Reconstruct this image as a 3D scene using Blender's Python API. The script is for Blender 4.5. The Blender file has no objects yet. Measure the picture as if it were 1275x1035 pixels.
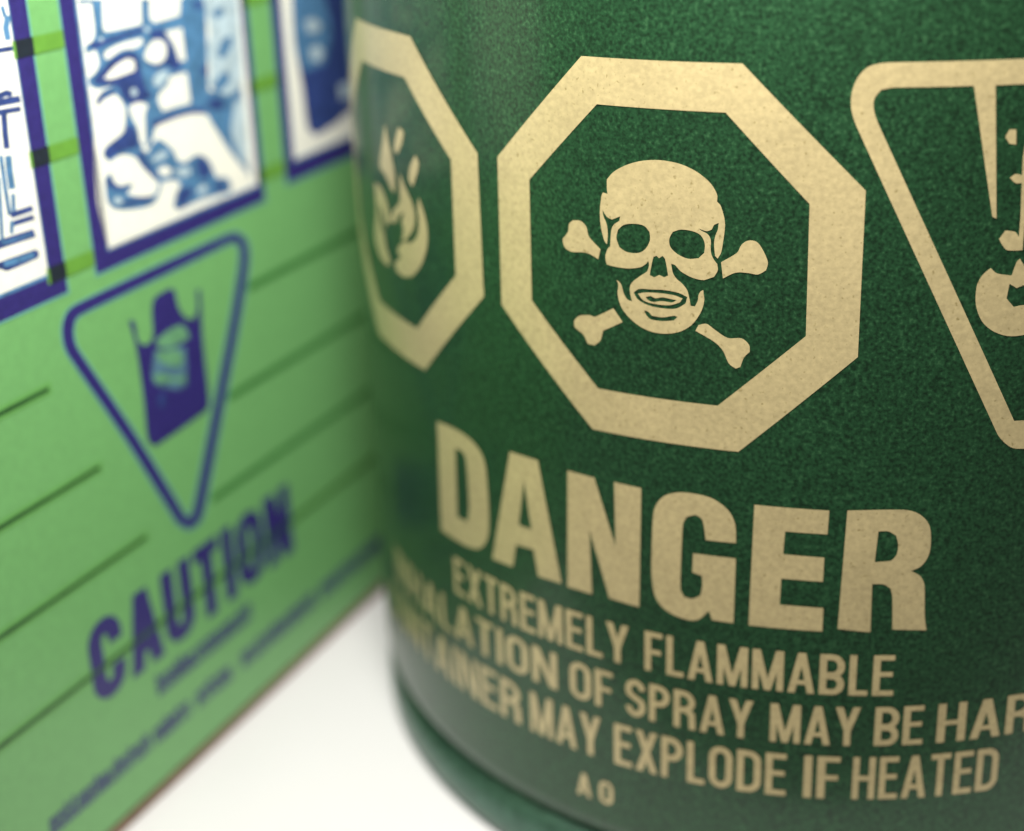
import bpy, bmesh, math, random
import numpy as np
from mathutils import Vector, Matrix
from mathutils.geometry import delaunay_2d_cdt
random.seed(7)
SC = bpy.context.scene
COL = SC.collection
MM = 0.001
GROUND = 41.0            # mm between the skull octagon's centre and the table
R = 33.0                 # can radius in mm

# ------------------------------------------------------------------ camera
CAM_D, CAM_H, YAW, PITCH, ROLL, FPX = 106.8245, 23.109, -0.2165, -0.3799, -0.035, 1929.653
PCX, PCY, PW, PH = 637.5, 487.5, 1275.0, 1035.0
_cy, _sy, _cp, _sp = math.cos(YAW), math.sin(YAW), math.cos(PITCH), math.sin(PITCH)
FW = Vector((_sy*_cp, _cy*_cp, _sp))
_r0 = Vector((_cy, -_sy, 0)); _u0 = _r0.cross(FW)
RT = math.cos(ROLL)*_r0 + math.sin(ROLL)*_u0
UP = -math.sin(ROLL)*_r0 + math.cos(ROLL)*_u0
CPOS = Vector((0, -CAM_D, CAM_H))
cd = bpy.data.cameras.new('camera'); cam = bpy.data.objects.new('camera', cd); COL.objects.link(cam)
M4 = Matrix((RT, UP, -FW)).transposed().to_4x4()
M4.translation = Vector((CPOS.x, CPOS.y, CPOS.z + GROUND))*MM
cam.matrix_world = M4
cd.sensor_fit = 'HORIZONTAL'; cd.sensor_width = 36.0; cd.lens = FPX/PW*36.0
cd.shift_y = -(PH/2-PCY)/PW
cd.clip_start = 0.005; cd.clip_end = 20
cd.dof.use_dof = True
cd.dof.focus_distance = 0.077
cd.dof.aperture_fstop = cd.lens/2.5          # 2.5 mm opening of a compact camera
SC.camera = cam

# ------------------------------------------------------------------ light
w = bpy.data.worlds.new('World'); SC.world = w; w.use_nodes = True
bg = w.node_tree.nodes['Background']
bg.inputs[0].default_value = (0.92, 0.97, 1.0, 1); bg.inputs[1].default_value = 0.09
def area(name, loc, target, size, power, color):
    l = bpy.data.lights.new(name, 'AREA'); l.shape = 'RECTANGLE'; l.size = size[0]; l.size_y = size[1]
    l.energy = power; l.color = color
    o = bpy.data.objects.new(name, l); COL.objects.link(o)
    o.location = loc
    o.rotation_euler = (Vector(target)-Vector(loc)).to_track_quat('-Z', 'Y').to_euler()
    return o
area('softbox_lamp', (-0.04, -0.40, 0.44), (-0.015, -0.01, 0.03), (0.36, 0.30), 1.2, (1.0, 0.98, 0.95))
area('added_top_lamp', (-0.015, -0.063, 0.104), (-0.010, -0.034, 0.079), (0.036, 0.03), 0.285, (1.0, 0.97, 0.88))  # added lamp close above the can, brightens its top over its base
SC.view_settings.view_transform = 'Standard'; SC.view_settings.look = 'None'
SC.view_settings.exposure = 0.0; SC.view_settings.gamma = 1.0; SC.view_settings.use_curve_mapping = False

# ------------------------------------------------------------------ pixel -> surface
def ray(px):
    return FW + RT*((px[0]-PCX)/FPX) - UP*((px[1]-PCY)/FPX)
def on_can(px):
    d = ray(px); a = d.x*d.x+d.y*d.y; b = CPOS.x*d.x+CPOS.y*d.y; c = CPOS.x**2+CPOS.y**2-R*R
    t = (-b-math.sqrt(max(b*b-a*c, 0)))/a; P = CPOS+d*t
    return (math.atan2(P.x, -P.y)*R, P.z)
BPHI, BD = math.radians(-13.3), -36.0
BN = Vector((math.cos(BPHI), math.sin(BPHI), 0)); BT = Vector((-math.sin(BPHI), math.cos(BPHI), 0))
def on_box(px):
    d = ray(px); t = (BD-CPOS.dot(BN))/d.dot(BN); P = CPOS+d*t
    return (P.dot(BT), P.z)
def can_pt(u, z, off):
    th = u/R
    return Vector((math.sin(th)*(R+off), -math.cos(th)*(R+off), z+GROUND))*MM
def box_pt(s, z, off):
    P = BN*(BD+off)+BT*s
    return Vector((P.x, P.y, z+GROUND))*MM

# ------------------------------------------------------------------ materials
def mat(name, col, rough=0.5, metal=0.0, var=0.0, scale=800.0, col2=None, bump=0.0, bscale=2500.0, coat=0.0, coatr=0.18, spec=0.5, detail=3.0, var2=0.0, scale2=120.0, fleck=None, wear=None):
    m = bpy.data.materials.new(name); m.use_nodes = True
    nt = m.node_tree; b = nt.nodes['Principled BSDF']
    b.inputs['Roughness'].default_value = rough; b.inputs['Metallic'].default_value = metal
    b.inputs['Specular IOR Level'].default_value = spec
    if coat: b.inputs['Coat Weight'].default_value = coat; b.inputs['Coat Roughness'].default_value = coatr
    tc = nt.nodes.new('ShaderNodeTexCoord')
    def noise(sc, det):
        n = nt.nodes.new('ShaderNodeTexNoise'); n.inputs['Scale'].default_value = sc; n.inputs['Detail'].default_value = det
        nt.links.new(tc.outputs['Object'], n.inputs['Vector']); return n
    out = None
    if var:
        n = noise(scale, detail)
        rp = nt.nodes.new('ShaderNodeValToRGB'); e = rp.color_ramp.elements
        e[0].position = 0.32; e[1].position = 0.68
        lo = col2 if col2 else tuple(c*(1-var) for c in col)
        hi = tuple(min(1, c*(1+var)) for c in col)
        e[0].color = (*lo, 1); e[1].color = (*hi, 1)
        nt.links.new(n.outputs['Fac'], rp.inputs['Fac']); out = rp.outputs['Color']
        if var2:
            n2 = noise(scale2, 2.0)
            mr = nt.nodes.new('ShaderNodeMapRange'); mr.inputs[1].default_value = .3; mr.inputs[2].default_value = .7
            mr.inputs[3].default_value = 1-var2; mr.inputs[4].default_value = 1+var2
            nt.links.new(n2.outputs['Fac'], mr.inputs[0])
            mx = nt.nodes.new('ShaderNodeVectorMath'); mx.operation = 'SCALE'
            nt.links.new(out, mx.inputs[0]); nt.links.new(mr.outputs[0], mx.inputs['Scale']); out = mx.outputs[0]
        for c3, lo_, hi_, sc3 in ((fleck, .63, .78, 5200), (wear, .66, .78, 4600)):
            if c3 is None: continue
            n3 = noise(sc3, 1.0)      # bright metal flakes in the lacquer / small worn specks in the ink
            r3 = nt.nodes.new('ShaderNodeMapRange'); r3.inputs[1].default_value = lo_; r3.inputs[2].default_value = hi_
            nt.links.new(n3.outputs['Fac'], r3.inputs[0])
            mix = nt.nodes.new('ShaderNodeMix'); mix.data_type = 'RGBA'
            nt.links.new(r3.outputs[0], mix.inputs['Factor']); nt.links.new(out, mix.inputs['A']); mix.inputs['B'].default_value = (*c3, 1)
            out = mix.outputs['Result']
        nt.links.new(out, b.inputs['Base Color'])
    else:
        b.inputs['Base Color'].default_value = (*col, 1)
    if bump:
        n = noise(bscale, 2.0)
        bp = nt.nodes.new('ShaderNodeBump'); bp.inputs['Strength'].default_value = bump; bp.inputs['Distance'].default_value = 0.00006
        nt.links.new(n.outputs['Fac'], bp.inputs['Height']); nt.links.new(bp.outputs[0], b.inputs['Normal'])
    return m
MAT = {
 'can_green': mat('can_green', (0.0120, 0.051, 0.0195), 0.42, 0.55, 0.55, 5200, bump=0.25, bscale=2600, var2=0.10, scale2=60, coat=0.34, coatr=0.15, fleck=(0.036, 0.105, 0.044)),
 'gold_ink': mat('gold_ink', (0.430, 0.350, 0.185), 0.40, 0.45, 0.10, 3600, bump=0.25, bscale=2600, var2=0.05, scale2=250, coat=0.6, coatr=0.22, wear=(0.27, 0.215, 0.095)),
 'can_steel': mat('can_steel', (0.42, 0.44, 0.44), 0.3, 0.9, 0.06, 900),
 'rim_green': mat('rim_green', (0.06, 0.12, 0.09), 0.36, 0.7, 0.2, 1500),
 'plastic': mat('plastic', (0.02, 0.09, 0.03), 0.4, 0.0, 0.1, 500),
 'carton_green': mat('carton_green', (0.124, 0.306, 0.108), 0.42, 0.0, 0.05, 1800, bump=0.1, bscale=1800, var2=0.04, scale2=40),
 'board_shade': mat('board_shade', (0.17, 0.11, 0.075), 0.85, 0.0, 0.2, 1500),  # raw board, darkened with the carton's contact shadow
 'purple_ink': mat('purple_ink', (0.022, 0.016, 0.118), 0.45, 0.0, 0.14, 2500),
 'purple_dark': mat('purple_dark', (0.008, 0.013, 0.022), 0.5, 0.0, 0.2, 2500),
 'navy_ink': mat('navy_ink', (0.022, 0.042, 0.155), 0.45, 0.0, 0.3, 1500),
 'blue_ink': mat('blue_ink', (0.055, 0.145, 0.275), 0.45, 0.0, 0.28, 1600),
 'pale_ink': mat('pale_ink', (0.33, 0.42, 0.48), 0.45, 0.0, 0.2, 1200),
 'cyan_ink': mat('cyan_ink', (0.11, 0.31, 0.27), 0.45, 0.0, 0.08, 2000),
 'white_ink': mat('white_ink', (0.66, 0.66, 0.60), 0.45, 0.0, 0.03, 1500),
 'olive_ink': mat('olive_ink', (0.094, 0.24, 0.034), 0.45, 0.0, 0.08, 1500),
 'line_ink': mat('line_ink', (0.014, 0.062, 0.016), 0.5, 0.0, 0.15, 1500),
 'rule_ink': mat('rule_ink', (0.034, 0.150, 0.030), 0.5, 0.0, 0.15, 1500),
 'halo_ink': mat('halo_ink', (0.105, 0.285, 0.075), 0.45, 0.0, 0.05, 1500),
 'mid_ink': mat('mid_ink', (0.06, 0.13, 0.19), 0.45, 0.0, 0.35, 900),
 'hand_ink': mat('hand_ink', (0.10, 0.25, 0.13), 0.45, 0.0, 0.15, 900),
 'table': mat('table', (0.47, 0.465, 0.48), 0.5, 0.0, 0.015, 60, bump=0.05, bscale=900),
}

# ------------------------------------------------------------------ object helpers
def link(name, me, parent=None):
    o = bpy.data.objects.new(name, me); COL.objects.link(o)
    if parent is not None:
        o.parent = parent; o.matrix_parent_inverse = parent.matrix_world.inverted()
    return o
def thing(name, label, cat, loc):
    o = bpy.data.objects.new(name, None); COL.objects.link(o); o.location = loc; o.empty_display_size = 0.01
    o.matrix_world = Matrix.Translation(loc)
    o['label'] = label; o['category'] = cat
    return o
def lathe(name, prof, m, parent, n=224, smooth=True, cap=True):
    vs, fs = [], []
    for r, z in prof:
        for i in range(n):
            a = 2*math.pi*i/n; vs.append((r*math.cos(a)*MM, r*math.sin(a)*MM, z*MM))
    for k in range(len(prof)-1):
        for i in range(n):
            j = (i+1) % n; fs.append((k*n+i, k*n+j, (k+1)*n+j, (k+1)*n+i))
    if cap:
        fs.append(tuple(reversed(range(n)))); fs.append(tuple(range((len(prof)-1)*n, len(prof)*n)))
    me = bpy.data.meshes.new(name); me.from_pydata(vs, [], fs); me.materials.append(m)
    for p in me.polygons: p.use_smooth = len(p.vertices) == 4
    return link(name, me, parent)

# ------------------------------------------------------------------ flat print on a surface
def smooth_poly(P, ang=38, n=4, closed=True):
    """Catmull-Rom through gentle bends, straight through corners."""
    N = len(P)
    def corner(i):
        a = Vector(P[i])-Vector(P[i-1]); b = Vector(P[(i+1) % N])-Vector(P[i])
        if a.length < 1e-9 or b.length < 1e-9: return True
        return abs(math.degrees(a.angle(b))) > ang
    cs = [corner(i) for i in range(N)]
    out = []
    for i in range(N):
        p1, p2 = Vector(P[i]), Vector(P[(i+1) % N]); j = (i+1) % N
        out.append(tuple(p1))
        if cs[i] and cs[j]: continue
        p0 = Vector(P[i-1]) if not cs[i] else p1-(p2-p1)*0.5
        p3 = Vector(P[(i+2) % N]) if not cs[j] else p2+(p2-p1)*0.5
        d = (p2-p1).length
        m1 = (p2-p0)*0.5; m2 = (p3-p1)*0.5
        for mm_ in (m1, m2):
            if mm_.length > d: mm_ *= d/mm_.length
        for k in range(1, n):
            t = k/n; t2 = t*t; t3 = t2*t
            q = p1*(2*t3-3*t2+1)+m1*(t3-2*t2+t)+p2*(-2*t3+3*t2)+m2*(t3-t2)
            out.append(tuple(q))
    return out
def thick(P, wd, closed=False):
    """a stroke as one polygon (open) or as outer and inner polygon (closed)."""
    n = len(P); L, Rr = [], []
    for i in range(n):
        p = Vector(P[i])
        if closed or 0 < i < n-1:
            a = (p-Vector(P[i-1])).normalized(); b = (Vector(P[(i+1) % n])-p).normalized()
        elif i == 0:
            a = b = (Vector(P[1])-p).normalized()
        else:
            a = b = (p-Vector(P[i-1])).normalized()
        na, nb = Vector((-a.y, a.x)), Vector((-b.y, b.x)); mvec = (na+nb)
        if mvec.length < 1e-6: mvec = na
        mvec.normalize(); k = min(1/max(mvec.dot(na), 0.4), 2.0)
        ww = wd[i] if isinstance(wd, (list, tuple)) else wd
        L.append(tuple(p+mvec*(ww/2*k))); Rr.append(tuple(p-mvec*(ww/2*k)))
    if closed:
        ar = lambda Q: abs(sum(Q[i-1][0]*Q[i][1]-Q[i][0]*Q[i-1][1] for i in range(len(Q))))
        return (L, Rr) if ar(L) > ar(Rr) else (Rr, L)
    return L+Rr[::-1]
def flat_cells(shapes, grid):
    vs, fs, es = [], [], []
    for k, P in shapes:
        if sum(P[i-1][0]*P[i][1]-P[i][0]*P[i-1][1] for i in range(len(P))) < 0: P = P[::-1]
        b = len(vs); vs += [Vector(p) for p in P]; fs.append(list(range(b, b+len(P))))
    if grid:
        a0 = min(v.x for v in vs)-.01; a1 = max(v.x for v in vs)+.01; z0 = min(v.y for v in vs)-.1; z1 = max(v.y for v in vs)+.1
        g = math.floor(a0/grid)*grid
        while g < a1+grid:
            b = len(vs); vs += [Vector((g, z0)), Vector((g, z1))]; es.append((b, b+1)); g += grid
    V, E_, F, _, _, OF = delaunay_2d_cdt(vs, es, fs, 0, 1e-5)
    out = []
    for f, of in zip(F, OF):
        if not of: continue
        k = shapes[max(of)][0]
        if k is None: continue
        A, B_, C_ = V[f[0]], V[f[1]], V[f[2]]
        out.append((k, tuple(f) if (B_-A).cross(C_-A) > 0 else tuple(f)[::-1]))
    return V, out
def print_mesh(name, shapes, surf, off, parent, grid=None, label=None):
    """shapes: [(material key or None for a hole, [(a, b), ...]), ...]; a later shape covers an earlier one.
    A list of such lists (the letters of a word) makes one mesh whose holes stay in their own letter."""
    groups = shapes if isinstance(shapes[0], list) else [shapes]
    keys, verts, norms, polys, mi = [], [], [], [], []
    for gr in groups:
        V, cells = flat_cells(gr, grid)
        used = sorted({i for k, f in cells for i in f}); re = {o: n+len(verts) for n, o in enumerate(used)}
        verts += [surf(V[i].x, V[i].y, off) for i in used]
        norms += [(surf(V[i].x, V[i].y, off+5)-surf(V[i].x, V[i].y, off)).normalized() for i in used]
        for k, f in cells:
            if k not in keys: keys.append(k)
            polys.append(tuple(re[i] for i in f)); mi.append(keys.index(k))
    me = bpy.data.meshes.new(name)
    me.from_pydata(verts, [], polys)
    for k in keys: me.materials.append(MAT[k])
    me.polygons.foreach_set('material_index', mi)
    for p in me.polygons: p.use_smooth = True
    me.update()
    me.normals_split_custom_set_from_vertices(norms)     # ink lies flat on its surface
    o = link(name, me, parent)
    if label: o['label'] = label
    return o
def zp(x0, y0, s):           # enlarged-view coordinates -> photo pixels
    return lambda P: [(x0+x*s, y0+y*s) for x, y in P]
def C(P): return [on_can(p) for p in P]
def B(P): return [on_box(p) for p in P]

# ------------------------------------------------------------------ condensed bold capitals, height 1
def arc(cx, cy, rx, ry, a0, a1, n=8):
    return [(cx+rx*math.cos(math.radians(a0+(a1-a0)*i/n)), cy+ry*math.sin(math.radians(a0+(a1-a0)*i/n))) for i in range(n+1)]
def glyph(ch, t):
    h = t/2; S = []
    def add(P): S.append((1, P))
    def line(P, wd=None): add(thick(P, wd or t))
    def ring(P):
        a, b = thick(P, t, True); S.append((1, a)); S.append((0, b))
    def rect(x0, y0, x1, y1): add([(x0, y0), (x1, y0), (x1, y1), (x0, y1)])
    W = .50
    def oval(w_):
        r = w_/2-h
        return arc(w_/2, 1-h-r*1.1, r, r*1.1, 0, 180)+arc(w_/2, h+r*1.1, r, r*1.1, 180, 360)
    if ch == 'A':
        W = .54; add([(0, 0), (t*1.02, 0), (W/2+t*.45, 1), (W/2-t*.55, 1)]); add([(W, 0), (W-t*1.02, 0), (W/2-t*.45, 1), (W/2+t*.55, 1)])
        rect(W*.26, .21, W*.74, .21+t*.8)
    elif ch == 'B':
        W = .50
        for y0, y1 in ((0, .53), (.53-t*.8, 1)):
            r = (y1-y0)/2-h
            ring([(h, y0+h)]+arc(W-h-r*.8, (y0+y1)/2, r*.8, r, -90, 90)+[(h, y1-h)])
    elif ch == 'C':
        W = .5; r = W/2-h; line([(W-h, .64)]+arc(W/2, 1-h-r*1.1, r, r*1.1, 0, 180)+arc(W/2, h+r*1.1, r, r*1.1, 180, 360)+[(W-h, .36)])
    elif ch == 'D':
        W = .5; r = .2; ring([(h, h)]+arc(W-h-r, h+r, r, r, -90, 0)+arc(W-h-r, 1-h-r, r, r, 0, 90)+[(h, 1-h)])
    elif ch == 'E':
        W = .42; rect(0, 0, t, 1); rect(t*.5, 0, W, t*.9); rect(t*.5, 1-t*.9, W, 1); rect(t*.5, .53-t*.42, W*.93, .53+t*.42)
    elif ch == 'F':
        W = .40; rect(0, 0, t, 1); rect(t*.5, 1-t*.9, W, 1); rect(t*.5, .5-t*.42, W*.92, .5+t*.42)
    elif ch == 'H':
        rect(0, 0, t, 1); rect(W-t, 0, W, 1); rect(t*.5, .5-t*.42, W-t*.5, .5+t*.42)
    elif ch == 'I':
        W = t; rect(0, 0, t, 1)
    elif ch == 'L':
        W = .38; rect(0, 0, t, 1); rect(t*.5, 0, W, t*.9)
    elif ch == 'M':
        W = .64; rect(0, 0, t*.95, 1); rect(W-t*.95, 0, W, 1)
        add([(0, 1), (t*1.15, 1), (W/2+t*.45, 0), (W/2-t*.45, 0)]); add([(W, 1), (W-t*1.15, 1), (W/2-t*.45, 0), (W/2+t*.45, 0)])
    elif ch == 'N':
        W = .52; rect(0, 0, t*.95, 1); rect(W-t*.95, 0, W, 1); add([(0, 1), (t*1.1, 1), (W, 0), (W-t*1.1, 0)])
    elif ch in 'O0':
        ring(oval(W))
    elif ch in 'PR':
        W = .48; y0 = .42; y1 = 1; r = (y1-y0)/2-h
        rect(0, 0, t, 1); ring([(h, y0+h)]+arc(W-h-r*.9, (y0+y1)/2, r*.9, r, -90, 90)+[(h, y1-h)])
        if ch == 'R': W = .5; line([(W*.52, y0+h), (W-h*1.35, y0-.02), (W-h*1.1, 0)])
    elif ch == 'S':
        W = .48; r = W/2-h; q = .25-h*.5
        line(arc(W/2, 1-h-q, r, q, 5, 180)+[(h*1.3, .6), (W-h*1.3, .42)]+arc(W/2, h+q, r, q, 0, -175))
    elif ch == 'T':
        W = .44; rect(W/2-h, 0, W/2+h, 1); rect(0, 1-t*.9, W, 1)
    elif ch == 'U':
        r = W/2-h; line([(h, 1)]+arc(W/2, h+r*1.1, r, r*1.1, 180, 360)+[(W-h, 1)])
    elif ch == 'X':
        W = .5; add([(0, 0), (t*1.1, 0), (W, 1), (W-t*1.1, 1)]); add([(W, 0), (W-t*1.1, 0), (0, 1), (t*1.1, 1)])
    elif ch == 'Y':
        W = .52; rect(W/2-h, 0, W/2+h, .45); add([(0, 1), (t*1.1, 1), (W/2+h, .38), (W/2-h, .38)]); add([(W, 1), (W-t*1.1, 1), (W/2-h, .38), (W/2+h, .38)])
    return S, W
def word_shapes(word, a0, a1, z0, z1, t, key, gap=.09):
    gl = [glyph(c, t) for c in word]
    tot = sum(g[1] for g in gl)+gap*(len(gl)-1); x = 0; out = []
    k = (a1-a0)/tot
    for S, W in gl:
        # every letter becomes its own outline; holes cut only their own letter
        out.append([(key if op else None, [(a0+(x+px)*k, z0+py*(z1-z0)) for px, py in P]) for op, P in S])
        x += W+gap
    return out

# ================================================================== setting
me = bpy.data.meshes.new('tabletop'); h = 0.45
bm = bmesh.new(); bmesh.ops.create_cube(bm, size=1, matrix=Matrix.Translation((0, h-.047, -.01)) @ Matrix.Diagonal((2*h, 2*h, .02, 1)))  # unseen front edge set short to cut light bounced onto the can
bmesh.ops.bevel(bm, geom=bm.edges[:], offset=.003, segments=2, affect='EDGES'); bm.to_mesh(me); bm.free(); me.materials.append(MAT['table'])
o = link('tabletop', me); o['kind'] = 'structure'; o['label'] = 'plain white tabletop under the can and the carton'

# ================================================================== spray can
can = thing('spray_can', 'dark green metal spray can with gold danger symbols and lettering', 'can', (0, 0, 0))
# heights here are above the table
lathe('body', [(32.0, 3.3), (32.1, 3.6), (32.4, 4.0), (32.72, 4.5), (32.93, 5.0), (33, 5.6), (33, 60), (33, 118), (32.9, 118.8), (32.4, 119.6), (31.7, 120.2)], MAT['can_green'], can, 256)
lathe('base_rim', [(30.6, 1.2), (31.0, .25), (31.6, .02), (32.3, .05), (32.8, .4), (33.0, 1.0), (33.02, 1.9), (32.92, 2.6), (32.65, 3.1), (32.3, 3.45), (31.95, 3.7), (31.6, 3.75)], MAT['rim_green'], can, 256, cap=True)
lathe('top_seam', [(31.2, 119.9), (32.6, 120.2), (33.1, 121), (33.1, 123), (32.6, 123.8), (31.8, 123.9), (31.2, 123.2)], MAT['can_steel'], can, 128, cap=False)
lathe('shoulder', [(31.4, 121.5), (30.5, 123.5), (27, 128.5), (22, 132.5), (17, 135), (16.4, 136.5), (15.2, 137.2), (13, 136.5), (12, 134.5), (5, 134.5)], MAT['can_steel'], can, 128, cap=True)
lathe('spray_nozzle', [(2, 134), (2, 139), (5.5, 139.2), (5.8, 140), (5.6, 147), (5.0, 148), (2, 148.3)], MAT['plastic'], can, 48)

KK = 1/math.cos(math.pi/8)
OFF = 0.03
GR = 0.8
# skull octagon
oct_o = [(724.2,69.7),(924.6,79.1),(1078,237.3),(1068.1,444.5),(919.4,562.4),(738.3,534.2),(625,379.2),(619.8,195.5)]
oct_i = [(743.5,129.8),(903.7,140.2),(1008.1,254),(1003.4,418.4),(893.8,505),(745.1,483.6),(662.6,374),(659.5,223.7)]
ring = print_mesh('hazard_octagon', [('gold_ink', C(oct_o)), (None, C(oct_i))], can_pt, OFF, can, GR, 'gold octagon border round the skull and crossbones')
Z6 = zp(680, 180, .28986)
g, n_ = 'gold_ink', None
skull = [(g, [(262,150),(290,118),(340,90),(400,72),(470,66),(540,74),(600,92),(660,125),(710,170),(735,215),(735,245),(750,262),(765,310),(769,350),(762,410),(752,465),(738,490),(736,515),(738,540),(722,568),(680,582),(676,628),(680,670),(665,720),(625,775),(570,805),(500,812),(430,795),(370,755),(325,700),(308,640),(310,595),(262,515),(256,480),(262,455),(272,438),(262,428),(250,410),(236,350),(232,290),(238,225),(245,205),(265,212),(262,190)]),
 (n_, [(250,512),(300,525),(355,532),(405,527),(430,512),(440,500),(443,520),(435,545),(400,568),(372,590),(361,612),(362,640),(370,673),(350,665),(335,640),(322,598),(300,580),(240,560)]),
 (n_, [(538,512),(555,518),(580,545),(630,572),(680,582),(722,570),(770,575),(700,618),(668,628),(656,645),(652,670),(640,695),(622,693),(614,650),(605,622),(585,597),(560,575),(545,550)]),
 (n_, [(243,280),(262,310),(284,322),(320,308),(315,328),(290,346),(280,375),(276,442),(262,432),(266,390),(262,345),(247,305)]),
 (n_, [(655,360),(690,372),(712,365),(722,345),(742,336),(738,365),(728,390),(722,425),(726,478),(748,500),(742,520),(720,492),(708,460),(708,410),(695,385),(668,370)]),
 (n_, [(303,400),(310,365),(335,345),(375,340),(420,348),(445,375),(447,410),(430,445),(400,465),(350,462),(315,440)]),
 (n_, [(530,405),(545,375),(580,365),(630,372),(665,390),(682,425),(680,465),(655,488),(610,490),(565,470),(535,440)]),
 (n_, [(462,482),(475,478),(487,488),(500,478),(512,492),(525,562),(508,570),(487,560),(465,570),(446,560),(452,525)]),
 (n_, [(377,635),(400,620),(450,622),(510,625),(570,637),(607,655),(600,682),(560,704),(500,703),(440,690),(395,665)]),
 (g, [(395,640),(430,635),(490,638),(550,647),(587,661),(575,678),(530,690),(470,685),(420,670)]),
 (n_, [(428,655),(450,650),(470,660),(500,656),(540,664),(562,668),(540,678),(500,672),(460,676),(440,668)]),
 (n_, [(422,712),(440,718),(455,735),(500,742),(550,735),(565,740),(550,755),(500,758),(450,750),(430,730)])]
bones = [[(118,325),(150,328),(175,355),(185,395),(235,450),(225,492),(175,465),(110,460),(80,440),(72,405),(95,375),(100,340)],
 [(752,505),(820,465),(840,430),(870,412),(905,418),(930,450),(953,505),(945,540),(910,558),(870,552),(815,550),(760,575)],
 [(290,703),(330,762),(245,800),(235,840),(210,862),(180,855),(160,815),(125,785),(122,755),(145,735),(190,733),(210,740)],
 [(690,770),(725,795),(780,830),(840,832),(872,860),(875,890),(850,915),(835,955),(815,962),(785,940),(760,885),(720,845),(642,800),(655,775)]]
sk = [(k, C(smooth_poly(Z6(P)))) for k, P in skull]
print_mesh('skull', sk, can_pt, OFF, ring, GR)
for P in bones:
    print_mesh('bone', [(g, C(smooth_poly(Z6(P), 45)))], can_pt, OFF, ring, GR)

# flame octagon, its hidden side mirrored about its own axis
U1 = -30.29
def mirror8(P):      # P: vertices 1..4 in pixels -> eight corners in label coordinates
    q = [on_can(p) for p in P]; m = [(2*U1-a, z) for a, z in q]
    return q+m[::-1]
fo = mirror8([(511,45),(595,191),(603,369.5),(529.7,461)]); fi = mirror8([(504,96.4),(562,199),(568,343),(520,409)])
ring2 = print_mesh('hazard_octagon', [(g, fo), (None, fi)], can_pt, OFF, can, GR, 'gold octagon border round the flame symbol')
ZF = zp(440, 100, .2703)
fl = [[(303,540),(330,620),(343,690),(340,770),(315,850),(275,903),(235,905),(200,875),(195,840),(222,815),(205,790),(215,760),(240,740),(262,750),(285,735),(300,700),(303,640),(297,580)],
 [(215,425),(235,480),(270,560),(285,620),(280,680),(255,722),(238,738),(226,735),(232,690),(225,650),(235,610),(215,620),(195,660),(170,650),(185,600),(215,560),(215,500)],
 [(147,200),(160,270),(180,360),(193,440),(192,520),(175,500),(150,440),(125,400),(130,330),(140,260)],
 [(98,470),(128,490),(155,560),(170,640),(145,690),(152,760),(172,835),(160,858),(125,810),(102,720),(108,600)]]
dr = [[(210,215),(232,240),(225,290),(205,340),(190,320),(195,270)], [(287,345),(302,380),(295,430),(275,490),(258,460),(262,400)]]
fl_cut = [[(120,560),(134,600),(148,670),(138,705),(126,650)]]
print_mesh('flame', [(g, C(smooth_poly(ZF(P), 50))) for P in fl]+[(None, C(smooth_poly(ZF(P), 50))) for P in fl_cut], can_pt, OFF, ring2, GR)
for P in dr: print_mesh('spark', [(g, C(smooth_poly(ZF(P), 50)))], can_pt, OFF, ring2, GR)

# warning triangle running round the can's side
to = C([(1110,77.6),(1084,82),(1069,95),(1060.5,116),(1060.5,139),(1069,163),(1241,539),(1251.5,552),(1264.6,558.5)])
ti = C([(1115,108),(1097,112),(1088.5,123.5),(1088.5,139),(1095,157.5),(1262.5,524)])
UT = on_can((1284, 556))[0]
zt = on_can((1160, 77))[1]; zi = on_can((1180, 108))[1]
to[0] = (to[0][0], zt); ti[0] = (ti[0][0], zi)
def mir(P): return P+[(2*UT-a, z) for a, z in P[::-1]]
zb_i = ti[-1][1]
tri = print_mesh('warning_triangle', [(g, smooth_poly(mir(to))), (None, smooth_poly(mir(ti)))], can_pt, OFF, can, GR, 'gold downward triangle border with rounded corners')
ZT = zp(1040, 40, .5222)
burst = [[(330,126),(382,126),(384,445),(374,440)], [(405,250),(415,232),(431,232),(431,268),(415,266)], [(416,347),(432,338),(452,345),(452,358),(430,360)],
 [(390,493),(405,473),(428,476),(437,488),(441,440),(447,300),(456,250),(462,250),(452,440),(446,520),(410,520),(398,508)],
 [(370,562),(385,575),(420,580),(432,548),(440,540),(455,570),(452,602),(432,610),(415,600),(408,635),(425,655),(452,650),(500,650),(520,690),(470,716),(420,725),(380,715),(350,690),(335,650),(337,605),(350,580)]]
for P in burst: print_mesh('burst_symbol', [(g, C(smooth_poly(ZT(P), 50)))], can_pt, OFF, tri, GR)

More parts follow.
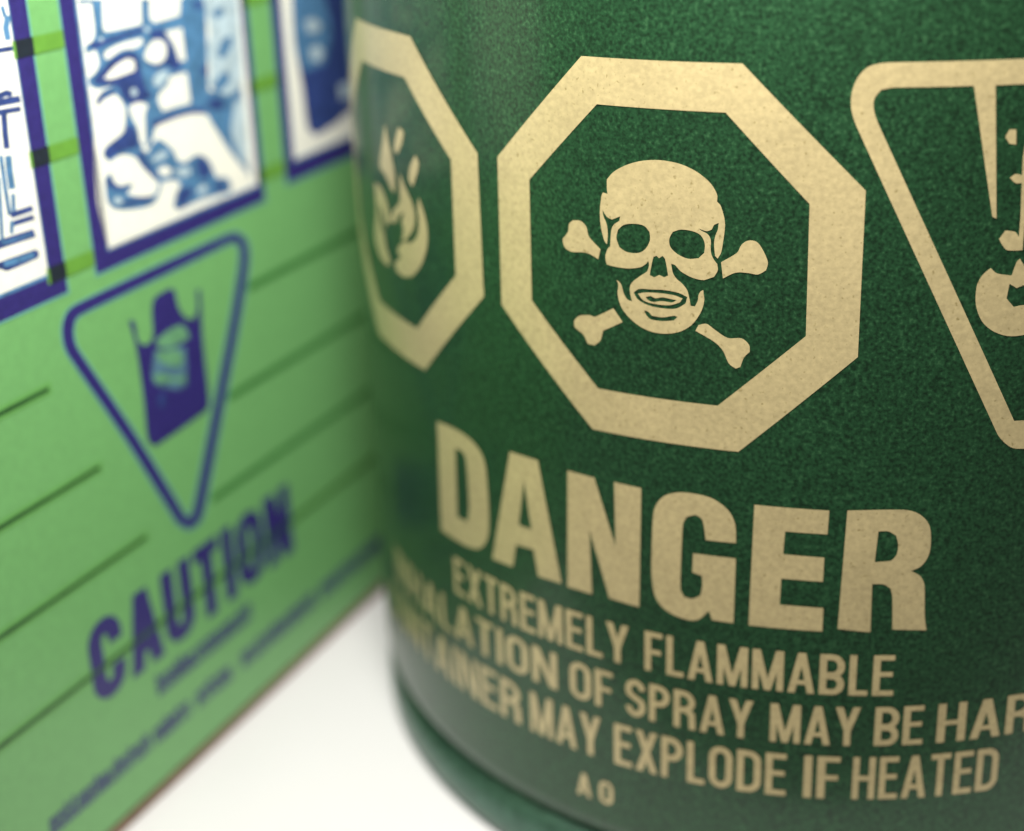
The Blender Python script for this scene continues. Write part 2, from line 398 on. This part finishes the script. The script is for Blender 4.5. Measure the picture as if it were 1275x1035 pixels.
# DANGER, each letter its own outline
ZA, ZB = zp(540, 510, .2608), zp(780, 590, .31373)
letters = {
 'D': (ZA, [(18,55),(110,95),(175,140),(222,195),(248,265),(260,390),(266,520),(262,600),(240,650),(208,667),(150,648),(80,605),(38,575)], [(105,185),(130,195),(152,225),(160,290),(168,400),(170,490),(162,532),(140,525),(115,510)]),
 'A': (ZA, [(365,200),(498,242),(612,830),(500,795),(478,668),(395,645),(380,750),(282,712)], [(432,335),(468,572),(408,550)]),
 'N': (ZA, [(640,290),(768,325),(870,655),(862,345),(992,375),(982,942),(840,900),(745,575),(757,880),(640,845)], None),
 'G': (ZB, [(435,275),(432,200),(405,145),(350,102),(290,82),(210,73),(150,88),(115,130),(105,190),(100,380),(110,470),(135,520),(180,555),(240,578),(285,578),(328,543),(340,580),(425,592),(435,335),(265,315),(262,390),(300,405),(302,440),(295,480),(265,495),(230,488),(215,455),(218,330),(225,200),(240,170),(275,162),(300,180),(310,220),(315,262)], None),
 'E': (ZB, [(508,122),(805,145),(798,240),(630,228),(622,318),(785,332),(780,428),(615,415),(608,518),(782,532),(777,625),(485,600)], None),
 'R': (ZB, [(877,145),(1100,142),(1160,158),(1200,200),(1208,260),(1200,320),(1170,365),(1130,385),(1165,405),(1182,440),(1183,560),(1190,620),(1055,617),(1055,490),(1048,455),(1020,438),(975,437),(968,628),(838,615)], [(1000,228),(1040,228),(1070,245),(1078,280),(1072,320),(1050,345),(985,350)])}
for ch, (Z, o_, i_) in letters.items():
    ang = 30 if ch in 'AEN' else 42
    sh = [(g, C(smooth_poly(Z(o_), ang)))]
    if i_: sh.append((None, C(smooth_poly(Z(i_), 42))))
    print_mesh('letter', sh, can_pt, OFF, can, GR)

# three lines of small capitals (and the start of a fourth)
def text_line(words, top, bot, t=.142):
    """the print band dips a little round the can: its upper edge is a parabola through the measured tops"""
    q = [on_can(p) for p in top]; f = np.polyfit([a for a, z in q], [z for a, z in q], 2); lo, hi = min(a for a, z in q), max(a for a, z in q)
    zt_ = lambda a: float(np.polyval(f, min(max(a, lo), hi+1)))
    ht = sum(zt_(on_can(p)[0])-on_can(p)[1] for p in bot)/len(bot)
    for wd, x0, x1 in words:
        a0 = on_can(x0)[0] if isinstance(x0, tuple) else x0
        a1 = on_can(x1)[0] if isinstance(x1, tuple) else x1
        L = word_shapes(wd, a0, a1, 0.0, 1.0, t, g)
        L = [[(k, [(a, zt_(a)-ht*(1-b)) for a, b in P]) for k, P in gr] for gr in L]
        print_mesh('warning_word', L, can_pt, OFF, can, GR)
    return ht
l1 = text_line([('EXTREMELY', (566,715), (783,790)), ('FLAMMABLE', (803,808), (1114,830))],
          [(566,692.5),(782,780),(803,785),(1115,815.6)], [(566,738),(767,826),(803,830.6),(1110,864.4)])
u_n = on_can((694,838))[0]
l2 = text_line([('INHALATION', u_n-18.3, u_n), ('OF', (710,848), (763,850)), ('SPRAY', (779,868), (938,885)), ('MAY', (959,900), (1071,900)), ('BE', (1089,905), (1149.5,903)), ('HARMFUL', (1167,900), on_can((1262,890))[0]+8.2)],
          [(694,817),(764,835),(939,874),(959,876),(1089,879),(1149,880.7),(1262,864)], [(693,860),(745,879),(925,918),(959,923),(1089,928),(1148,924.6)])
u_r = on_can((649.4,875))[0]
l3 = text_line([('CONTAINER', u_r-17.3, u_r), ('MAY', (661,888), (748,900)), ('EXPLODE', (765,925), (979,955)), ('IF', (1001,960), (1046,960)), ('HEATED', (1062,958), (1243,948))],
          [(649,851),(662,865),(767,899.6),(980,939),(1047,942.5),(1244,929.5)], [(649,899.6),(662,912),(732,940),(764,946.6)])
z4 = on_can((730, 964))[1]; u4 = on_can((724, 972))[0]
sh = word_shapes('AO', u4-.3, u4+2.2, z4-1.6, z4, .15, g, .3); print_mesh('warning_word', sh, can_pt, OFF, can, GR)

# ================================================================== carton
S0, S1, ZTOP, DEEP = -58.0, 62.0, 40.0, 42.0
bl = box_pt((S0+S1)/2, -GROUND, -DEEP/2)
box = thing('printed_carton', 'light green printed carton with blue caution triangle and picture panels', 'carton', bl)
def prism(name, s0, s1, z0, z1, d0, d1, m, bev, parent):
    bm = bmesh.new(); vs = []
    for d in (d0, d1):
        for s, z in ((s0, z0), (s1, z0), (s1, z1), (s0, z1)): vs.append(bm.verts.new(box_pt(s, z, d)))
    for f in ((0,1,2,3), (7,6,5,4), (0,4,5,1), (1,5,6,2), (2,6,7,3), (3,7,4,0)): bm.faces.new([vs[i] for i in f])
    bmesh.ops.recalc_face_normals(bm, faces=bm.faces[:])
    if bev: bmesh.ops.bevel(bm, geom=bm.edges[:], offset=bev*MM, segments=3, affect='EDGES')
    me = bpy.data.meshes.new(name); bm.to_mesh(me); bm.free(); me.materials.append(m)
    return link(name, me, parent)
prism('carton_body', S0, S1, -GROUND+.82, ZTOP, -DEEP, 0, MAT['carton_green'], .35, box)
prism('edge_shade_strip', S0+.25, S1-.25, -GROUND+.01, -GROUND+.90, -DEEP+.25, -.06, MAT['board_shade'], .1, box)  # raw board edge, widened to paint in the shadow at the carton's foot
prism('top_flap', S0+.5, S1-.5, ZTOP-.02, ZTOP+.45, -DEEP+.5, -.5, MAT['carton_green'], .1, box)

BO = 0.03
def rect(s0, s1, z0, z1): return [(s0, z0), (s1, z0), (s1, z1), (s0, z1)]
ZY1, ZY2 = zp(0, 0, .1932), zp(0, 180, .2317)
Z1, Z2 = zp(80, 0, .2039), zp(90, 150, .2039)
Z3 = zp(320, 0, .2415)
avg = lambda L: sum(L)/len(L)
sx = lambda P: avg([on_box(p)[0] for p in P]); sz = lambda P: avg([on_box(p)[1] for p in P])
FTOP = sz([(200, 0)])+9.0
def frame(so0, so1, si0, si1, zo, zi, art, label):
    sh = [('cyan_ink', rect(so0-.13, so1+.13, zo-.13, FTOP+.13)), ('purple_ink', rect(so0, so1, zo, FTOP)),
          ('blue_ink', rect(si0, si1, zi, FTOP-(zi-zo))), ('white_ink', rect(si0+.22, si1-.1, zi+.22, FTOP-(zi-zo)-.2))]
    f = print_mesh('picture_panel', sh[:3]+[(None, sh[3][1])], box_pt, BO, box, None, label)
    print_mesh('illustration', [sh[3]]+art, box_pt, BO, f)
    return f
# panel with the kneeling figure
f2 = (sx([(75.7,0),(98.5,200),(119.3,347)]), sx([(305.5,0),(322,150),(328,246)]), sx([(92.7,0),(114.4,193),(134.9,314)]), sx([(299,0),(315,150),(320,232)]))
zo2, zi2 = sz([(120.6,346.8),(327.6,245.8)]), sz([(134.9,314),(317,233.6)])
def sm(Z, P, a=60): return B(smooth_poly(Z(P), a, 3))
A2 = [('blue_ink', sm(Z1, [(80,0),(800,-10),(860,0),(860,655),(760,690),(560,770),(520,900),(440,900),(360,790),(200,640),(150,520),(128,300),(95,25)], 10)),
 ('blue_ink', sm(Z1, [(720,-30),(860,-30),(880,560),(1080,520),(1105,900),(1140,1100),(1100,1120),(960,880),(870,700),(760,690)], 10)),
 ('pale_ink', sm(Z1, [(840,-30),(1055,-30),(1085,500),(1040,560),(980,580),(880,520),(890,420),(870,300),(890,200)])),
 ('pale_ink', sm(Z1, [(1040,620),(1095,600),(1110,800),(1120,960),(1090,1000),(1020,820)])),
 ('blue_ink', sm(Z1, [(900,90),(930,50),(970,50),(965,95),(930,115)])), ('blue_ink', sm(Z1, [(930,340),(955,260),(1005,215),(1030,235),(1005,310),(960,365)])),
 ('blue_ink', sm(Z1, [(900,540),(950,455),(1005,440),(1005,500),(940,565)])),
 ('navy_ink', sm(Z1, [(790,10),(830,0),(840,50),(800,60)])), ('navy_ink', sm(Z1, [(830,410),(870,400),(880,450),(840,460)])), ('navy_ink', sm(Z1, [(870,610),(960,600),(980,660),(900,680)])),
 ('navy_ink', sm(Z1, [(150,265),(190,255),(240,240),(380,195),(480,165),(480,200),(380,230),(250,275),(200,300),(160,290)])),
 ('navy_ink', sm(Z1, [(520,190),(590,170),(640,240),(680,330),(720,420),(660,430),(620,400),(560,420),(500,410),(560,400),(625,350),(620,280),(590,240),(530,245)])),
 ('navy_ink', sm(Z1, [(170,500),(215,440),(300,350),(400,315),(450,340),(470,440),(500,540),(540,590),(480,620),(400,640),(350,590),(320,530),(210,520)])),
 ('navy_ink', sm(Z1, [(195,640),(210,590),(300,545),(320,560),(240,600),(205,650)])),
 ('navy_ink', sm(Z1, [(525,745),(640,700),(770,665),(860,655),(860,690),(760,700),(640,735),(545,780)])),
 ('white_ink', sm(Z1, [(88,25),(165,20),(185,190),(170,250),(125,280),(108,150)])), ('white_ink', sm(Z1, [(225,-30),(465,-30),(470,150),(400,165),(260,195),(235,180)])),
 ('white_ink', sm(Z1, [(518,-30),(708,-30),(702,95),(620,120),(545,140),(520,110)])), ('white_ink', sm(Z1, [(615,195),(715,170),(740,370),(700,372),(670,280),(640,230)])),
 ('white_ink', sm(Z1, [(500,300),(540,250),(590,245),(620,280),(615,350),(570,390),(510,375),(485,350)])),
 ('white_ink', sm(Z1, [(245,320),(330,270),(470,232),(480,265),(430,295),(350,305),(270,360),(245,360)])), ('white_ink', sm(Z1, [(132,330),(190,305),(212,380),(190,440),(145,480)])),
 ('white_ink', sm(Z1, [(240,480),(300,410),(380,360),(425,370),(430,430),(370,455),(280,485)])),
 ('white_ink', sm(Z1, [(150,520),(205,545),(300,520),(230,560),(190,620),(200,652),(240,610),(310,575),(350,620),(372,680),(365,780),(300,830),(250,890),(190,960),(160,650)])),
 ('white_ink', sm(Z1, [(395,650),(450,625),(510,640),(490,700),(497,880),(500,920),(460,860),(430,760),(400,690)])),
 ('white_ink', sm(Z1, [(640,470),(745,440),(770,630),(690,650),(600,680),(570,620),(580,570),(630,520)])), ('pale_ink', sm(Z1, [(540,480),(580,440),(635,430),(630,470),(580,530),(550,525)])),
 ('pale_ink', sm(Z1, [(400,550),(425,535),(445,560),(435,590),(410,585)])), ('pale_ink', sm(Z1, [(205,235),(225,225),(240,240),(225,258)])), ('pale_ink', sm(Z1, [(480,170),(510,160),(520,185),(500,200)])),
 ('white_ink', sm(Z2, [(510,75),(525,55),(600,10),(711,-20),(801,-35),(850,20),(960,190),(1060,310),(1105,390),(1070,418),(960,455),(880,350),(850,270),(800,215),(740,215),(690,250),(640,235),(620,190),(560,140),(520,110)])),
 ('white_ink', sm(Z2, [(130,60),(190,20),(300,60),(180,180),(185,230),(225,258),(300,215),(380,228),(420,285),(470,335),(520,375),(620,365),(660,390),(620,520),(650,552),(760,505),(960,445),(1000,440),(220,790),(150,500)])),
 ('blue_ink', sm(Z2, [(320,-10),(370,0),(400,60),(420,170),(460,200),(480,150),(520,110),(570,140),(620,190),(640,240),(690,255),(740,215),(790,212),(835,250),(865,320),(880,350),(940,345),(970,400),(960,440),(800,480),(750,500),(650,548),(615,530),(630,450),(660,390),(620,365),(530,380),(470,330),(420,280),(380,225),(300,210),(225,255),(185,215),(200,165),(310,70)])),
 ('navy_ink', sm(Z2, [(195,205),(205,170),(310,80),(340,20),(385,60),(405,160),(360,175),(300,190),(225,240)])), ('navy_ink', sm(Z2, [(390,190),(430,200),(470,280),(530,350),(500,350),(430,280)])),
 ('navy_ink', sm(Z2, [(750,235),(800,230),(840,290),(840,340),(780,360),(760,300)])), ('navy_ink', sm(Z2, [(640,520),(650,440),(700,400),(740,430),(700,500),(655,535)])), ('navy_ink', sm(Z2, [(850,400),(920,370),(945,410),(890,440)])),
 ('white_ink', sm(Z2, [(520,300),(560,275),(605,300),(590,340),(540,335)])), ('pale_ink', sm(Z2, [(620,300),(700,285),(725,310),(700,340),(650,345)])), ('pale_ink', sm(Z2, [(760,420),(800,390),(825,410),(800,450),(765,445)])),
 ('pale_ink', sm(Z2, [(480,240),(540,190),(580,195),(570,225),(500,255)])),
 ('blue_ink', sm(Z2, [(235,320),(200,350),(200,400),(215,500),(265,545),(400,540),(500,505),(545,400),(520,375),(515,430),(480,460),(400,465),(330,450),(370,400),(350,385),(290,400),(250,370)])),
 ('navy_ink', sm(Z2, [(205,370),(235,340),(250,380),(290,410),(350,395),(330,420),(270,430),(220,400)])), ('navy_ink', sm(Z2, [(300,495),(400,475),(490,465),(480,490),(390,510),(310,520)])),
 ('pale_ink', sm(Z2, [(248,480),(280,465),(312,490),(290,510),(260,505)]))]
frame(f2[0], f2[1], f2[2], f2[3], zo2, zi2, A2, 'blue framed picture of a kneeling figure')
# panel cut by the picture's edge
w2 = f2[1]-f2[0]
r1 = (sx([(36,0),(58,190),(81,364)]), sx([(15.5,0),(39.6,190),(55.6,347)]))
zo1, zi1 = sz([(0,402),(81,364)]), sz([(0,372),(55.6,347)])
def st(Z, P, wd): return B(thick(Z(P), wd*1.0))
def stz(Z, P, wd, s): return B(thick(Z(P), wd*s*1.4))
a, b_ = .1932, .2317
A1 = [('blue_ink', stz(ZY1, [(10,40),(30,110)], 18, a)), ('blue_ink', stz(ZY1, [(48,100),(35,180),(50,260)], 28, a)), ('navy_ink', stz(ZY1, [(-120,350),(0,325),(82,312)], 24, a)),
 ('navy_ink', stz(ZY1, [(-80,625),(0,618),(40,600),(75,612)], 28, a)), ('navy_ink', stz(ZY1, [(-120,690),(0,662),(128,638)], 34, a)), ('navy_ink', stz(ZY1, [(-120,750),(0,724),(132,702)], 26, a)),
 ('navy_ink', stz(ZY1, [(22,735),(30,850),(42,960)], 28, a)), ('blue_ink', stz(ZY2, [(2,60),(28,250),(50,380)], 16, b_)), ('blue_ink', stz(ZY2, [(42,60),(50,150),(64,240)], 26, b_)), ('blue_ink', stz(ZY2, [(68,265),(72,365)], 16, b_)),
 ('navy_ink', stz(ZY2, [(55,382),(175,342)], 24, b_)), ('navy_ink', stz(ZY2, [(62,428),(182,390)], 22, b_)), ('navy_ink', stz(ZY2, [(-60,560),(0,535),(185,475)], 34, b_)), ('blue_ink', stz(ZY2, [(10,532),(170,482)], 10, b_)),
 ('navy_ink', B(smooth_poly(ZY2([(-60,660),(0,630),(190,562),(208,580),(205,610),(40,680),(0,670)]), 60))), ('blue_ink', stz(ZY2, [(20,645),(180,592)], 22, b_)), ('blue_ink', stz(ZY2, [(-10,180),(0,330),(10,520)], 14, b_)),
 ('blue_ink', stz(ZY2, [(62,410),(60,480)], 16, b_))]
frame(r1[0]-w2, r1[0], r1[0]-w2+.9, r1[1], zo1, zi1, A1, 'blue framed picture with ladder-like lines')
# panel running behind the can
l3x = (sx([(334.5,0),(358.6,232)]), sx([(343,0),(368,205)])); zo3, zi3 = sz([(358.6,232),(436,191)]), sz([(368,205),(436,170)])
A3 = [('navy_ink', sm(Z3, [(175,-60),(620,-60),(600,500),(480,570),(400,640),(300,700),(260,660),(232,450),(205,300),(185,150)])),
 ('blue_ink', sm(Z3, [(180,-60),(330,-60),(380,150),(350,330),(240,370),(200,280),(185,150)])), ('pale_ink', sm(Z3, [(240,110),(290,90),(330,130),(310,170),(260,170)])), ('pale_ink', sm(Z3, [(270,250),(310,230),(340,270),(320,320),(280,310)])),
 ('pale_ink', sm(Z3, [(420,440),(480,420),(480,500),(430,520)]))]
frame(l3x[0], l3x[0]+w2, l3x[1], l3x[0]+w2-.9, zo3, zi3, A3, 'blue framed dark picture running behind the can')

# caution triangle with the bottle in a gloved hand
ZQ = zp(0, 280, .3765)
path = ZQ([(265,277),(430,198),(600,118),(745,50),(775,40),(798,55),(807,90),(803,150),(770,350),(720,610),(680,820),(655,945),(642,975),(622,988),(600,975),(575,935),(430,700),(240,420),(226,380),(224,335),(238,297)])
path = smooth_poly(path, 45, 3)
wdt = []
for x, y in path: wdt.append(14-3.5*min(1, max(0, (x-200)/110)))
pl = B(path); so, si = thick(path, wdt, True); co, ci = thick(path, [q+4 for q in wdt], True)
ct = print_mesh('caution_triangle', [('cyan_ink', B(co)), ('purple_ink', B(so)), ('cyan_ink', B(si)), (None, B(ci))], box_pt, BO, box, None, 'blue downward triangle outline on the carton')
ZH = zp(140, 330, .2417)
bot = [('purple_ink', sm(ZH, [(83,292),(98,280),(114,300),(130,390),(160,415),(190,400),(208,360),(205,185),(290,120),(320,130),(340,220),(380,275),(420,275),(436,220),(430,132),(450,125),(456,220),(464,380),(482,550),(497,690),(490,740),(440,780),(300,880),(215,935),(180,900),(160,700),(130,480),(110,380)], 55)),
 ('mid_ink', sm(ZH, [(215,440),(375,420),(385,620),(330,640),(225,620),(200,560)])), ('hand_ink', sm(ZH, [(222,390),(290,335),(350,308),(378,330),(395,375),(350,400),(300,425),(235,425)])),
 ('hand_ink', sm(ZH, [(225,445),(290,440),(330,430),(365,470),(350,520),(300,520),(240,495)])), ('hand_ink', sm(ZH, [(205,575),(250,560),(320,580),(375,565),(370,605),(300,600),(230,610)])),
 ('navy_ink', sm(ZH, [(235,670),(265,660),(270,730),(240,735)]))]
print_mesh('bottle_symbol', bot, box_pt, BO, ct)

# ruled lines printed on the carton (level all along the panel), broken where pictures and the triangle stand
def rule(px, key, s0, s1, wd, off=.045):
    z = sz(px)
    if key == 'line_ink': print_mesh('line_halo', [('halo_ink', rect(s0, s1+.25, z-wd*1.5, z+wd*1.5))], box_pt, .02, box)
    print_mesh('ruled_line', [(key, rect(s0, s1, z-wd/2, z+wd/2))], box_pt, off, box)
    return z
SL = S0+.5
zz = []
zz.append(rule([(0,515),(58,485)], 'line_ink', SL, on_box((60,484))[0], .26))
zz.append(rule([(0,655),(124,583)], 'line_ink', SL, on_box((124,583))[0], .26))
zz.append(rule([(0,790),(180,672)], 'line_ink', SL, on_box((182,671))[0], .28))
zz.append(rule([(0,928),(120,838)], 'line_ink', SL, S1-.5, .30))
tri_r = lambda y: None
for px, x0 in (([(320,352),(440,290)], (308,360)), ([(300,482),(440,402)], (283,492)), ([(270,610),(440,505)], (262,614))):
    rule(px, 'rule_ink', on_box(x0)[0], S1-.5, .5)
g12 = (r1[0]+.02, f2[0]-.02); g23 = (f2[1]+.02, l3x[0]-.02)
for px in ([(45,56),(78,48)], [(62,190),(96,182)], [(86,330),(115,324)]):
    z = rule(px, 'olive_ink', r1[1]-.22, g12[1], .95, .040)
    print_mesh('line_crossing', [('purple_dark', rect(r1[1], r1[0]+.1, z-.49, z+.49))], box_pt, .055, box)
for px in ([(318,106),(342,100)], [(330,216),(355,207)], [(312,-2),(336,-8)]):
    z = rule(px, 'olive_ink', g23[0], g23[1], .95, .040)
    print_mesh('line_crossing', [('purple_dark', rect(f2[3]+.05, f2[1], z-.49, z+.49))], box_pt, .055, box)

# CAUTION and the fine print below it
zc1 = sz([(136,763)]); zc0 = sz([(131,873)])
sc0 = on_box((110,815))[0]; sc1 = on_box((361,640))[0]
print_mesh('caution_word', word_shapes('CAUTION', sc0, sc1, zc0, zc1, .2, 'purple_ink', .065), box_pt, .03, box)
def fine(name, segs, hgt, key):
    sh = []
    for p, q in segs:
        (s0, za), (s1, zb) = on_box(p), on_box(q); s = s0; z = FZ
        while s < s1-.1:
            wl = random.uniform(.5, .72); k = random.randint(0, 2)
            sh.append((key, rect(s, s+.24, z-hgt*.5, z+hgt*random.choice((.3, .3, .3, .5)))))
            sh.append((key, rect(s+wl-.22, s+wl, z-hgt*.5, z+hgt*.3)))
            if k != 1: sh.append((key, rect(s+.08, s+wl-.08, z-hgt*.5, z-hgt*.5+.3)))
            if k != 2: sh.append((key, rect(s+.08, s+wl-.08, z+hgt*.3-.3, z+hgt*.3)))
            s += wl+.1
    return print_mesh(name, sh, box_pt, .03, box)
FZ = sz([(200,855),(309,756)]); fine('fine_print', [((196,860),(309,752))], 1.6, 'purple_ink')
FZ = sz([(150,948),(210,900),(265,855),(391,745)]); fine('fine_print', [((60,1018),(110,980)), ((118,973),(187,920)), ((192,918),(232,880)), ((245,874),(287,835)), ((300,819),(391,743)), ((398,738),(480,690))], 1.5, 'purple_ink')
